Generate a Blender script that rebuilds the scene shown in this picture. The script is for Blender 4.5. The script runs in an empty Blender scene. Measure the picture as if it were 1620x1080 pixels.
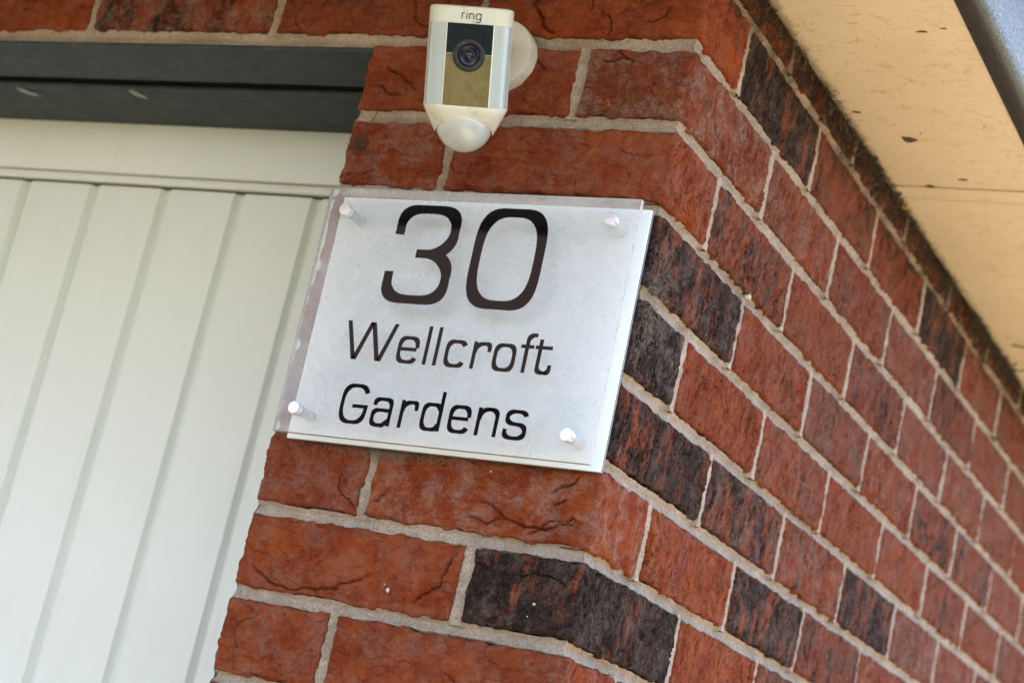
import bpy, math, random
import numpy as np
from mathutils import Matrix, Vector

# ------------------------------------------------------------------ camera, light, exposure
S = bpy.context.scene
COL = S.collection
CAM = Vector((0.6588, -1.4205, -0.1591))
RIGHT = Vector((0.8827, 0.4156, 0.2192)); DOWN = Vector((0.0857, 0.3163, -0.9448)); FWD = Vector((-0.4620, 0.8528, 0.2436))
cd = bpy.data.cameras.new('camera'); cam = bpy.data.objects.new('camera', cd); COL.objects.link(cam)
m = Matrix.Identity(4)
for i, v in enumerate((RIGHT, -DOWN, -FWD)):
    v = v.normalized(); m[0][i], m[1][i], m[2][i] = v
m.translation = CAM; cam.matrix_world = m
cd.sensor_width = 36; cd.lens = 69.08; cd.clip_start = 0.05; cd.clip_end = 500
cd.dof.use_dof = True; cd.dof.focus_distance = 1.63; cd.dof.aperture_fstop = 7.5
S.camera = cam

SUN_EL, SUN_AZ = math.radians(52), math.radians(-11)      # azimuth clockwise from +Y, the sun stands behind the house
w = bpy.data.worlds.new('World'); S.world = w; w.use_nodes = True
wt = w.node_tree; wt.nodes.clear()
sky = wt.nodes.new('ShaderNodeTexSky'); sky.sky_type = 'NISHITA'; sky.sun_disc = False
sky.sun_elevation = SUN_EL; sky.sun_rotation = SUN_AZ; sky.air_density = 1.0; sky.dust_density = 1.5; sky.ozone_density = 1.0
bg = wt.nodes.new('ShaderNodeBackground'); bg.inputs[1].default_value = 0.15
wo = wt.nodes.new('ShaderNodeOutputWorld')
wt.links.new(sky.outputs[0], bg.inputs[0]); wt.links.new(bg.outputs[0], wo.inputs[0])
sl = bpy.data.lights.new('sun', 'SUN'); sl.energy = 4.5; sl.angle = math.radians(0.53); sl.color = (1.0, 0.93, 0.82)
so = bpy.data.objects.new('sun', sl); COL.objects.link(so)
sd = Vector((math.sin(SUN_AZ) * math.cos(SUN_EL), math.cos(SUN_AZ) * math.cos(SUN_EL), math.sin(SUN_EL)))
so.rotation_euler = sd.to_track_quat('Z', 'Y').to_euler(); so.location = sd * 20
S.view_settings.view_transform = 'Standard'; S.view_settings.look = 'None'
S.view_settings.exposure = 2.55; S.view_settings.gamma = 1.0; S.view_settings.use_curve_mapping = False
S.cycles.use_denoising = True; S.cycles.denoising_prefilter = 'NONE'
try: S.cycles.denoiser = 'OPENIMAGEDENOISE'
except Exception: pass
S.cycles.max_bounces = 10; S.cycles.diffuse_bounces = 5; S.cycles.transparent_max_bounces = 16

# ------------------------------------------------------------------ noise
def _h(ix, iy, iz, s):
    h = (ix.astype(np.uint32) * np.uint32(374761393) + iy.astype(np.uint32) * np.uint32(668265263)
         + iz.astype(np.uint32) * np.uint32(2147483647) + np.uint32((s * 1274126177) & 0xffffffff))
    h = (h ^ (h >> np.uint32(13))) * np.uint32(1274126177)
    h = (h ^ (h >> np.uint32(15))) * np.uint32(2246822519)
    return ((h ^ (h >> np.uint32(16))) & np.uint32(0xffffff)).astype(np.float64) / 8388607.5 - 1.0

def vn(P, s=0):
    """smooth value noise in about -1..1; P (..., 3)"""
    I = np.floor(P).astype(np.int64); F = P - I; U = F * F * F * (F * (F * 6 - 15) + 10)
    out = 0
    for dx in (0, 1):
        wx = U[..., 0] if dx else 1 - U[..., 0]
        for dy in (0, 1):
            wy = U[..., 1] if dy else 1 - U[..., 1]
            for dz in (0, 1):
                wz = U[..., 2] if dz else 1 - U[..., 2]
                out = out + wx * wy * wz * _h((I[..., 0] + dx) & 0xffffffff, (I[..., 1] + dy) & 0xffffffff, (I[..., 2] + dz) & 0xffffffff, s)
    return out

def fbm(P, s=0, o=3, g=0.5):
    r, a = 0, 1.0
    for k in range(o):
        r = r + a * vn(P * (2.03 ** k) + 17.3 * k, s + k); a *= g
    return r

# ------------------------------------------------------------------ mesh helpers
def link(o, parent=None):
    COL.objects.link(o)
    if parent: o.parent = parent
    return o

def tag(o, label=None, cat=None, group=None, kind=None):
    if label: o['label'] = label
    if cat: o['category'] = cat
    if group: o['group'] = group
    if kind: o['kind'] = kind
    return o

def empty(name, loc, label, cat, group=None):
    o = bpy.data.objects.new(name, None); o.location = loc; o.empty_display_size = 0.05
    COL.objects.link(o)
    return tag(o, label, cat, group)

def pydata(name, V, F, mat, parent=None, smooth=False, origin=None):
    me = bpy.data.meshes.new(name)
    V = np.asarray(V, dtype=np.float64)
    if origin is not None: V = V - np.asarray(origin)
    me.from_pydata([tuple(v) for v in V], [], [tuple(int(i) for i in f) for f in F])
    if mat: me.materials.append(mat)
    if smooth: me.polygons.foreach_set('use_smooth', [True] * len(me.polygons))
    me.update()
    o = bpy.data.objects.new(name, me)
    if origin is not None: o.location = origin
    return link(o, parent)

class Geo:
    def __init__(s): s.V = []; s.F = []; s.n = 0
    def add(s, V, F):
        V = np.asarray(V, dtype=np.float64).reshape(-1, 3)
        s.V.append(V); s.F += [tuple(int(i) + s.n for i in f) for f in F]; s.n += len(V); return s
    def grid(s, P, close_u=False, close_v=False):
        nu, nv = P.shape[:2]; base = s.n
        s.V.append(P.reshape(-1, 3)); s.n += nu * nv
        iu = np.arange(nu if close_u else nu - 1); iv = np.arange(nv if close_v else nv - 1)
        A, B = np.meshgrid(iu, iv, indexing='ij'); A2 = (A + 1) % nu; B2 = (B + 1) % nv
        q = np.stack([A * nv + B, A2 * nv + B, A2 * nv + B2, A * nv + B2], -1).reshape(-1, 4) + base
        s.F += q.tolist(); return s
    def box(s, x0, x1, y0, y1, z0, z1):
        V = [(x, y, z) for x in (x0, x1) for y in (y0, y1) for z in (z0, z1)]
        return s.add(V, [(0, 1, 3, 2), (4, 6, 7, 5), (0, 4, 5, 1), (2, 3, 7, 6), (0, 2, 6, 4), (1, 5, 7, 3)])
    def bevbox(s, x0, x1, y0, y1, z0, z1, b):
        import bmesh
        bm = bmesh.new(); bmesh.ops.create_cube(bm, size=1)
        for v in bm.verts: v.co = Vector(((x0 + x1) / 2 + v.co.x * (x1 - x0), (y0 + y1) / 2 + v.co.y * (y1 - y0), (z0 + z1) / 2 + v.co.z * (z1 - z0)))
        bmesh.ops.bevel(bm, geom=bm.edges[:], offset=b, segments=2, affect='EDGES', profile=0.5)
        bm.verts.index_update()
        s.add([v.co[:] for v in bm.verts], [[v.index for v in f.verts] for f in bm.faces]); bm.free(); return s
    def tube(s, pts, r, n=6, cap=True):
        pts = [Vector(q) for q in pts]; R = r if hasattr(r, '__len__') else [r] * len(pts)
        rings = []; nrm = None
        for i, q in enumerate(pts):
            t = (pts[min(i + 1, len(pts) - 1)] - pts[max(i - 1, 0)])
            t = t.normalized() if t.length > 1e-12 else Vector((0, 0, 1))
            a = nrm if nrm is not None else (Vector((0, 0, 1)) if abs(t.z) < .9 else Vector((1, 0, 0)))
            a = (a - t * a.dot(t)).normalized(); nrm = a; b = t.cross(a)
            rings.append([q + (a * math.cos(2 * math.pi * k / n) + b * math.sin(2 * math.pi * k / n)) * R[i] for k in range(n)])
        P = np.array([[v[:] for v in r_] for r_ in rings]); base = s.n
        s.grid(P, close_v=True)
        if cap: s.F += [tuple(base + k for k in range(n))[::-1], tuple(base + (len(pts) - 1) * n + k for k in range(n))]
        return s
    def lathe(s, prof, M, n=48):
        """prof: (radius, height) pairs about M's z"""
        a = np.linspace(0, 2 * math.pi, n, endpoint=False)
        P = np.array([[(r * math.cos(t), r * math.sin(t), h) for t in a] for r, h in prof])
        M = np.array(M); P = P @ M[:3, :3].T + M[:3, 3]
        return s.grid(P, close_v=True)
    def build(s, name, mat, parent=None, smooth=False, origin=None, auto=None):
        V = np.concatenate(s.V)
        o = pydata(name, V, s.F, mat, parent, smooth or auto is not None, origin)
        if auto is not None:
            me = o.data; me.polygons.foreach_set('use_smooth', [True] * len(me.polygons))
            me.set_sharp_from_angle(angle=math.radians(auto))
        return o

# ------------------------------------------------------------------ material helpers
class NT:
    def __init__(s, name):
        s.m = bpy.data.materials.new(name); s.m.use_nodes = True; s.t = s.m.node_tree; s.t.nodes.clear()
        s.out = s.n('OutputMaterial'); s.b = s.n('BsdfPrincipled'); s.l(s.b.outputs[0], s.out.inputs['Surface'])
    def n(s, t, **k):
        x = s.t.nodes.new('ShaderNode' + t)
        for a, v in k.items(): setattr(x, a, v)
        return x
    def l(s, a, b): s.t.links.new(a, b)
    def val(s, sock, v):
        if isinstance(v, (int, float, tuple, list)): sock.default_value = v if not isinstance(v, (tuple, list)) or len(v) != 3 or sock.type == 'VECTOR' else (*v, 1)
        else: s.l(v, sock)
    def set(s, **k):
        for a, v in k.items(): s.val(s.b.inputs[a.replace('_', ' ')], v)
        return s
    def coord(s, kind='Object'): return s.n('TexCoord').outputs[kind]
    def attr(s, name, out='Fac'):
        a = s.n('Attribute'); a.attribute_type = 'OBJECT'; a.attribute_name = name; return a.outputs[out]
    def map(s, v, scale=(1, 1, 1), loc=None, rot=(0, 0, 0)):
        x = s.n('Mapping'); s.l(v, x.inputs[0]); s.val(x.inputs['Scale'], scale); x.inputs['Rotation'].default_value = rot
        if loc is not None: s.val(x.inputs['Location'], loc)
        return x.outputs[0]
    def noise(s, v, scale, detail=4, rough=.55, dist=0, out='Fac'):
        x = s.n('TexNoise'); s.l(v, x.inputs['Vector']); x.inputs['Scale'].default_value = scale; x.inputs['Detail'].default_value = detail
        x.inputs['Roughness'].default_value = rough; x.inputs['Distortion'].default_value = dist; return x.outputs[out]
    def voro(s, v, scale, feature='F1', out='Distance', rnd=1):
        x = s.n('TexVoronoi', feature=feature); s.l(v, x.inputs['Vector']); x.inputs['Scale'].default_value = scale; x.inputs['Randomness'].default_value = rnd; return x.outputs[out]
    def ramp(s, f, a, b, c0=0.0, c1=1.0):
        x = s.n('MapRange'); x.interpolation_type = 'SMOOTHSTEP'
        s.l(f, x.inputs[0])
        for i, v in enumerate((a, b, c0, c1)): s.val(x.inputs[i + 1], v)
        return x.outputs[0]
    def math(s, op, a, b=None, clamp=False):
        x = s.n('Math', operation=op); x.use_clamp = clamp; s.val(x.inputs[0], a)
        if b is not None: s.val(x.inputs[1], b)
        return x.outputs[0]
    def mix(s, f, a, b, mode='MIX'):
        x = s.n('Mix', data_type='RGBA', blend_type=mode); s.val(x.inputs[0], f); s.val(x.inputs[6], a); s.val(x.inputs[7], b); return x.outputs[2]
    def bump(s, h, d=.001, st=1.0, nrm=None):
        x = s.n('Bump'); x.inputs['Distance'].default_value = d; x.inputs['Strength'].default_value = st; s.l(h, x.inputs['Height'])
        if nrm is not None: s.l(nrm, x.inputs['Normal'])
        return x.outputs[0]
    def sep(s, v, i):
        x = s.n('SeparateXYZ'); s.l(v, x.inputs[0]); return x.outputs[i]

def brick_material(name='brick_clay'):
    t = NT(name)
    g = t.n('NewGeometry').outputs['Position']
    burn, tone, dusty, streak = t.attr('burn'), t.attr('tone'), t.attr('dusty'), t.attr('streak')
    P = g
    Ps = t.map(P, (1, 1, .32))                                    # grain dragged upright on the textured faces
    big = t.noise(P, 22, 5, .65, .4)
    blot = t.noise(P, 70, 6, .75, .3)
    fine = t.noise(P, 230, 6, .8)
    grit = t.noise(P, 620, 3, .75)
    red = t.mix(t.ramp(big, .35, .65), (.355, .072, .0185), (.240, .038, .012))
    red2 = t.mix(t.ramp(blot, .35, .7), (.235, .060, .033), (.150, .036, .023))
    col = t.mix(tone, red, red2)
    col = t.mix(t.math('MULTIPLY', t.ramp(t.noise(P, 13, 5, .7, .6), .47, .62), t.math('ADD', t.math('MULTIPLY', tone, .85), .0)), col, (.150, .078, .050))
    col = t.mix(t.math('MULTIPLY', t.ramp(blot, .48, .66), .75), col, (.33, .088, .034))
    col = t.mix(t.math('MULTIPLY', t.ramp(fine, .51, .64), .50), col, (.100, .016, .008))
    # burnt patches: dark reduced clay in upright smears
    sm = t.noise(t.map(P, (1, 1, .28)), 75, 5, .7, .9)
    sm2 = t.noise(t.map(P, (1, 1, .5)), 24, 3, .6, .6)
    mask = t.math('ADD', t.math('MULTIPLY', sm, .55), t.math('MULTIPLY', sm2, .45))
    thr = t.math('SUBTRACT', .80, t.math('MULTIPLY', burn, .42))
    mask = t.math('ADD', mask, t.math('MULTIPLY', t.math('SUBTRACT', fine, .5), .22)); bm_ = t.ramp(mask, t.math('SUBTRACT', thr, .060), t.math('ADD', thr, .060))
    bm_ = t.math('MULTIPLY', bm_, t.ramp(burn, .02, .2))
    dark = t.mix(t.ramp(fine, .35, .7), (.009, .007, .007), (.058, .034, .026))
    dark = t.mix(t.ramp(blot, .45, .8), dark, (.082, .050, .040))
    col = t.mix(bm_, col, dark)
    # lime bloom, dust, pale grit
    dm = t.math('MULTIPLY', t.ramp(t.noise(P, 34, 7, .8, .3), .45, .58), dusty)
    dm2 = t.math('MULTIPLY', dm, t.ramp(fine, .3, .75))
    col = t.mix(t.math('MULTIPLY', dm2, .80), col, (.44, .33, .28))
    sp = t.ramp(t.voro(P, 330), .10, .05)
    spm = t.math('MULTIPLY', sp, t.ramp(t.noise(P, 90, 2), .56, .62))
    col = t.mix(t.math('MULTIPLY', spm, .55), col, (.42, .33, .28))
    col = t.mix(t.math('MULTIPLY', t.ramp(grit, .52, .68), .24), col, (.36, .14, .09))
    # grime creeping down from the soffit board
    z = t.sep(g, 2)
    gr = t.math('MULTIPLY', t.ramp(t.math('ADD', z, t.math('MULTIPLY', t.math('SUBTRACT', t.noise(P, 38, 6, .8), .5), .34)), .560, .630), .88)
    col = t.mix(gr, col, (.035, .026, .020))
    h1 = t.noise(Ps, 120, 8, .78, .5)
    h2 = t.noise(P, 380, 5, .8)
    rid = t.math('ABSOLUTE', t.math('SUBTRACT', t.noise(t.map(P, (1, 1, .4)), 95, 4, .6, .8), .5))
    rid = t.ramp(rid, .0, .035, 0, 1)
    rid = t.math('ADD', t.math('MULTIPLY', t.math('SUBTRACT', rid, 1), t.math('MULTIPLY', streak, .8)), 1)
    h = t.math('ADD', t.math('MULTIPLY', h1, 1.0), t.math('MULTIPLY', h2, .60))
    h = t.math('ADD', h, t.math('MULTIPLY', rid, .40))
    t.set(Base_Color=col, Roughness=t.ramp(fine, .3, .8, .70, .92), Normal=t.bump(h, .0038, 1.0))
    t.b.inputs['Specular IOR Level'].default_value = .06
    return t.m

def mortar_material():
    t = NT('lime_mortar'); P = t.n('NewGeometry').outputs['Position']
    a = t.noise(P, 16, 6, .75, .6); b = t.noise(P, 200, 6, .8); c = t.noise(P, 700, 3, .8)
    col = t.mix(t.ramp(a, .3, .7), (.57, .42, .315), (.37, .26, .19))
    col = t.mix(t.math('MULTIPLY', t.ramp(t.noise(P, 55, 5, .7, .5), .52, .68), .55), col, (.58, .53, .48))
    col = t.mix(t.math('MULTIPLY', t.ramp(b, .50, .66), .5), col, (.30, .22, .16))
    col = t.mix(t.math('MULTIPLY', t.ramp(c, .50, .66), .75), col, (.23, .165, .12)); col = t.mix(t.math('MULTIPLY', t.ramp(c, .48, .36), .45), col, (.72, .62, .52))
    col = t.mix(t.math('MULTIPLY', t.ramp(t.noise(P, 75, 4, .7), .60, .72), .35), col, (.24, .13, .09))
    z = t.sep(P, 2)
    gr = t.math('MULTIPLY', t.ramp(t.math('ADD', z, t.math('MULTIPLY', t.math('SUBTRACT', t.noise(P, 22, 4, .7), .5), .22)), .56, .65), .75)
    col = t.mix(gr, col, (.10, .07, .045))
    h = t.math('ADD', t.math('MULTIPLY', b, .8), t.math('MULTIPLY', c, .55))
    t.set(Base_Color=col, Roughness=.93, Normal=t.bump(h, .0022, 1.0)); t.b.inputs['Specular IOR Level'].default_value = .05
    return t.m

def simple(name, col, rough=.6, metal=0, bump=None, dirt=None, spec=.5, coat=0):
    t = NT(name); P = t.coord('Object')
    c = col
    if dirt:
        sc, amt, dc = dirt
        c = t.mix(t.math('MULTIPLY', t.ramp(t.noise(P, sc, 6, .7, .3), .48, .74), amt), c, dc)
        c = t.mix(t.math('MULTIPLY', t.ramp(t.noise(P, sc * 9, 4, .7), .60, .72), amt * .8), c, dc)
    t.set(Base_Color=c, Roughness=rough, Metallic=metal)
    t.b.inputs['Specular IOR Level'].default_value = spec
    if coat: t.b.inputs['Coat Weight'].default_value = coat
    if bump: t.set(Normal=t.bump(t.noise(P, bump[0], 4, .6), bump[1], 1))
    return t.m

M = {}
M['brick'] = brick_material(); M['mortar'] = mortar_material()
M['core'] = simple('wall_core', (.22, .15, .11), .95)
def door_mat():
    t = NT('painted_steel'); P = t.coord('Object')
    c = t.mix(t.ramp(t.noise(P, 4, 3, .5), .3, .7), (.77, .755, .69), (.735, .72, .655))
    up = t.map(P, (1, 1, .12))
    c = t.mix(t.math('MULTIPLY', t.ramp(t.noise(up, 30, 5, .7, .3), .50, .80), .25), c, (.50, .46, .34))
    c = t.mix(t.math('MULTIPLY', t.ramp(t.noise(P, 380, 3, .7), .66, .74), .5), c, (.30, .26, .18))
    t.set(Base_Color=c, Roughness=t.ramp(t.noise(P, 60, 3), .3, .7, .38, .52), Normal=t.bump(t.noise(P, 900, 3, .6), .00012, 1))
    return t.m
M['door'] = door_mat()
def steel_mat():
    t = NT('weathered_steel'); P = t.coord('Object'); L = t.map(P, (.15, 1, 1))
    c = t.mix(t.ramp(t.noise(P, 40, 7, .8, .6), .40, .62), (.017, .026, .029), (.038, .050, .050))
    c = t.mix(t.math('MULTIPLY', t.ramp(t.noise(L, 120, 5, .8), .60, .72), .12), c, (.10, .12, .115))
    c = t.mix(t.math('MULTIPLY', t.ramp(t.noise(P, 55, 5, .75, .4), .60, .70), .55), c, (.15, .10, .045))
    t.set(Base_Color=c, Roughness=t.ramp(t.noise(P, 80, 4), .3, .7, .50, .60), Normal=t.bump(t.noise(P, 300, 4, .6), .00012, 1)); t.b.inputs['Metallic'].default_value = .1
    return t.m
M['steel'] = steel_mat()
def soffit_mat():
    t = NT('cream_board'); P = t.n('NewGeometry').outputs['Position']
    c = t.mix(t.ramp(t.noise(P, 3, 4, .6, .5), .3, .7), (.79, .665, .50), (.72, .59, .43))
    c = t.mix(t.math('MULTIPLY', t.ramp(t.noise(P, 45, 8, .85, .8), .555, .62), .45), c, (.40, .25, .13)); c = t.mix(t.math('MULTIPLY', t.ramp(t.noise(t.map(P, (.5, 3, 1), None, (0, 0, .3)), 60, 6, .8, 1.5), .585, .62), .5), c, (.34, .21, .11))
    c = t.mix(t.math('MULTIPLY', t.ramp(t.noise(t.map(P, (1, 5, 1)), 190, 4, .7), .62, .67), .7), c, (.22, .15, .09))
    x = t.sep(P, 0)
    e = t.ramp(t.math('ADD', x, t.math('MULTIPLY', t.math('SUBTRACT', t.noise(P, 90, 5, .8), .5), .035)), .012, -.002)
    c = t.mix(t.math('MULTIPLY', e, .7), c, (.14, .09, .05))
    t.set(Base_Color=c, Roughness=.55, Normal=t.bump(t.noise(P, 120, 4, .6), .0004, .8))
    return t.m
M['soffit'] = soffit_mat()
def gutter_mat():
    t = NT('black_plastic'); P = t.coord('Object')
    c = t.mix(t.ramp(t.noise(P, 500, 3, .7), .45, .72), (.022, .026, .030), (.060, .068, .074))
    c = t.mix(t.math('MULTIPLY', t.ramp(t.noise(P, 70, 5, .7), .60, .72), .4), c, (.12, .10, .08))
    t.set(Base_Color=c, Roughness=t.ramp(t.noise(P, 350, 4, .7), .3, .7, .26, .60), Normal=t.bump(t.noise(P, 500, 4, .7), .0007, 1))
    return t.m
M['gutter'] = gutter_mat()
def acrylic_mat():
    # thin clear sheet: what does not mirror off it goes straight through; a pale veil stands for dust and painted-in reflection
    t = NT('acrylic'); P = t.coord('Object')
    tr = t.n('BsdfTransparent'); tr.inputs[0].default_value = (.97, .975, .98, 1)
    gl = t.n('BsdfGlossy'); gl.inputs['Roughness'].default_value = .015
    fr = t.n('Fresnel'); fr.inputs[0].default_value = 1.49
    m1 = t.n('MixShader'); t.l(fr.outputs[0], m1.inputs[0]); t.l(tr.outputs[0], m1.inputs[1]); t.l(gl.outputs[0], m1.inputs[2])
    df = t.n('BsdfDiffuse'); df.inputs[0].default_value = (.71, .69, .70, 1)
    d = t.math('ADD', t.ramp(t.noise(P, 16, 5, .7, .5), .35, .75, .28, .46), t.math('MULTIPLY', t.ramp(t.noise(P, 420, 3, .7), .60, .72), .16))
    m2 = t.n('MixShader'); t.l(d, m2.inputs[0]); t.l(m1.outputs[0], m2.inputs[1]); t.l(df.outputs[0], m2.inputs[2])
    t.l(m2.outputs[0], t.out.inputs['Surface']); return t.m
M['acrylic'] = acrylic_mat()
M['acrylic_edge'] = simple('sawn_acrylic_edge', (.42, .37, .32), .5, dirt=(260, .9, (.16, .12, .09)))
M['ink'] = simple('black_vinyl', (.004, .004, .006), .03, spec=.28)
def plate_mat():
    t = NT('white_aluminium'); P = t.coord('Object')
    c = t.mix(t.math('MULTIPLY', t.ramp(t.noise(P, 12, 5, .7), .45, .75), .25), (.83, .84, .85), (.74, .73, .71))
    c = t.mix(t.math('MULTIPLY', t.ramp(t.noise(P, 520, 3, .7), .66, .73), .6), c, (.38, .35, .30))
    t.set(Base_Color=c, Roughness=.38, Normal=t.bump(t.noise(P, 40, 3, .5), .0003, .6)); return t.m
M['plate'] = plate_mat()
M['plate_edge'] = simple('dark_plate_core', (.10, .11, .12), .5, dirt=(200, .6, (.2, .17, .12)))
M['chrome'] = simple('satin_chrome', (.62, .61, .58), .45, metal=.35)
M['cap'] = simple('bright_cap', (.80, .81, .83), .36, metal=.75)
M['cream_plastic'] = simple('aged_white_plastic', (.66, .62, .53), .45, dirt=(45, .75, (.34, .28, .18)), bump=(900, .00006))
M['mount_plastic'] = simple('dusty_mount_plastic', (.62, .58, .50), .55, dirt=(60, .5, (.25, .2, .13)))
M['led_panel'] = simple('frosted_panel', (.42, .46, .47), .25, dirt=(40, .2, (.36, .33, .26)), coat=.5)
M['dome'] = simple('frosted_dome', (.47, .47, .44), .25, dirt=(70, .25, (.36, .31, .22)), coat=.6)
def face_glass():
    t = NT('dark_blue_glass'); P = t.coord('Object')
    c = t.mix(t.ramp(t.noise(P, 90, 5, .7, .4), .35, .7), (.002, .004, .009), (.004, .013, .030))
    c = t.mix(t.math('MULTIPLY', t.ramp(t.noise(P, 220, 4, .7), .60, .72), .5), c, (.06, .055, .045))
    t.set(Base_Color=c, Roughness=.22); t.b.inputs['Specular IOR Level'].default_value = .2; return t.m
M['face_glass'] = face_glass()
def grille():
    t = NT('brass_mesh'); P = t.coord('Object')
    x, y = t.sep(P, 0), t.sep(P, 1)
    k = 2 * math.pi / .0021
    sx = t.math('SINE', t.math('MULTIPLY', t.math('ADD', x, y), k)); sy = t.math('SINE', t.math('MULTIPLY', t.math('SUBTRACT', x, y), k))
    hole = t.ramp(t.math('ADD', sx, sy), .1, .9)
    r = t.n('VectorMath', operation='DISTANCE'); t.l(P, r.inputs[0]); r.inputs[1].default_value = (0.0005, -.0165, .0315)
    disc = t.ramp(r.outputs['Value'], .0150, .0135, 0, .35)
    base = t.mix(t.ramp(t.noise(P, 80, 4, .7), .35, .7), (.25, .18, .062), (.17, .125, .048))
    base = t.mix(disc, base, (.085, .066, .040))
    c = t.mix(t.math('MULTIPLY', hole, .85), base, (.03, .022, .012))
    t.set(Base_Color=c, Roughness=.5, Metallic=.3); return t.m
M['grille'] = grille()
M['lens_ring'] = simple('lens_ring', (.022, .022, .024), .38, dirt=(180, .5, (.09, .08, .065)), spec=.3)
M['lens_black'] = simple('lens_black', (.008, .008, .01), .30)
M['lens_blue'] = simple('lens_coating', (.007, .008, .020), .2, spec=.3)
M['lens_front'] = simple('lens_glass', (.01, .012, .02), .08, spec=.5)
M['dirt'] = simple('dry_dirt', (.10, .075, .05), .95, bump=(500, .0008))
M['web'] = simple('dusty_web', (.25, .20, .15), .95)
M['web_dark'] = simple('grimy_web', (.075, .055, .038), .95)
M['leaf'] = simple('dry_leaf', (.62, .42, .20), .7)
def ground_mat(name, cols, sc):
    t = NT(name); P = t.coord('Object')
    b = t.n('TexBrick'); t.l(P, b.inputs['Vector']); b.inputs['Scale'].default_value = sc
    for i, v in enumerate(cols): b.inputs[i + 1].default_value = (*v, 1)
    b.inputs['Mortar Size'].default_value = .02
    c = t.mix(t.math('MULTIPLY', t.ramp(t.noise(P, 3, 5, .7), .4, .7), .3), b.outputs[0], cols[2])
    t.set(Base_Color=c, Roughness=.9, Normal=t.bump(t.noise(P, 60, 4), .003, .6)); return t.m
M['ground'] = simple('grass_and_soil', (.10, .11, .05), .95, dirt=(3, .6, (.12, .09, .05)))
M['drive'] = simple('tarmac', (.070, .055, .038), .92, bump=(300, .003), dirt=(5, .4, (.10, .09, .08)))
M['path'] = ground_mat('sandstone_paving', ((.41, .325, .19), (.35, .28, .165), (.22, .18, .12)), 2.2)
def brickwork():
    t = NT('far_brickwork'); g = t.n('NewGeometry').outputs['Position']
    x = t.math('ADD', t.sep(g, 0), t.sep(g, 1)); cb = t.n('CombineXYZ'); t.l(x, cb.inputs[0]); t.l(t.sep(g, 2), cb.inputs[1])
    b = t.n('TexBrick'); t.l(cb.outputs[0], b.inputs['Vector']); b.inputs['Scale'].default_value = 1
    b.inputs['Brick Width'].default_value = .225; b.inputs['Row Height'].default_value = .075; b.inputs['Mortar Size'].default_value = .006
    for i, v in enumerate(((.24, .055, .028, 1), (.13, .035, .022, 1), (.42, .34, .27, 1))): b.inputs[i + 1].default_value = v
    t.set(Base_Color=b.outputs[0], Roughness=.9, Normal=t.bump(b.outputs['Fac'], .004, -1)); return t.m
M['brickwork'] = brickwork()
M['tile'] = simple('roof_tile', (.10, .06, .045), .85, dirt=(4, .5, (.06, .055, .05)))
M['white'] = simple('white_frame', (.75, .75, .73), .4)
M['pane'] = simple('window_pane', (.02, .025, .03), .05)

# ------------------------------------------------------------------ ground and buildings
GZ = -1.76
Geo().grid(np.array([[(x, y, GZ) for y in np.linspace(-150, 150, 13)] for x in np.linspace(-150, 150, 13)])).build('ground', M['ground'])
bpy.data.objects['ground']['kind'] = 'structure'
tag(Geo().grid(np.array([[(x, y, GZ + .004) for y in np.linspace(-9, 1, 5)] for x in np.linspace(-7, .6, 5)])).build('unseen_dark_drive', M['drive']), kind='structure')  # unseen drive, added dark so less light bounces up the front wall
tag(Geo().grid(np.array([[(x, y, GZ + .008) for y in np.linspace(-2.5, 9, 5)] for x in np.linspace(0, 4.5, 5)])).build('paved_path', M['path']), kind='structure')

J = 0.3245          # the pier's garage-side edge lies at x = -J
CZ = 0.075          # course height
OPEN_L = -2.75      # far side of the garage opening
SOF = 0.636
DY = 0.193          # door frame plane

house = empty('brick_garage', (-1.5, 3, GZ), 'red brick garage corner with dark clinker bricks and buff mortar', 'wall')
def hp(o): o.location -= Vector(house.location); return o      # keep world coordinates under the empty
core = Geo()
core.box(-J + .014, -.014, .014, 6, GZ, .72)                     # pier and the wall behind it
core.box(-3.4, OPEN_L, 0, 6, GZ, .72)
core.box(OPEN_L, -J + .014, .205, .35, .53, .72).box(OPEN_L, -J + .014, .014, .205, .53, .72)
core.box(OPEN_L, -J + .014, 5.8, 6, GZ, .72)
hp(core.build('wall_core', M['core'], house))
base = Geo(); base.box(-J + .004, .0, .0, 6.0, GZ, -6 * CZ - .012); hp(base.build('lower_wall', M['brickwork'], house))
rest = Geo(); rest.box(-.013, -.001, 2.9, 6.0, -6 * CZ, SOF - .004); hp(rest.build('far_wall', M['brickwork'], house))

def dev(u, d):
    """developed wall face: u < 0 along the front, u > 0 round the corner along the side; d = depth below the face"""
    r = .0018
    x = np.where(u < -r, u, 0.0); y = np.where(u > r, u, 0.0)
    nx = np.where(u > r, 1.0, 0.0); ny = np.where(u < -r, -1.0, 0.0)
    c = np.abs(u) <= r; t = (u + r) / (2 * r) * math.pi / 2
    x = np.where(c, -r + r * np.sin(t), x); y = np.where(c, r - r * np.cos(t), y)
    nx = np.where(c, np.sin(t), nx); ny = np.where(c, -np.cos(t), ny)
    return x - nx * d, y - ny * d

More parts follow.
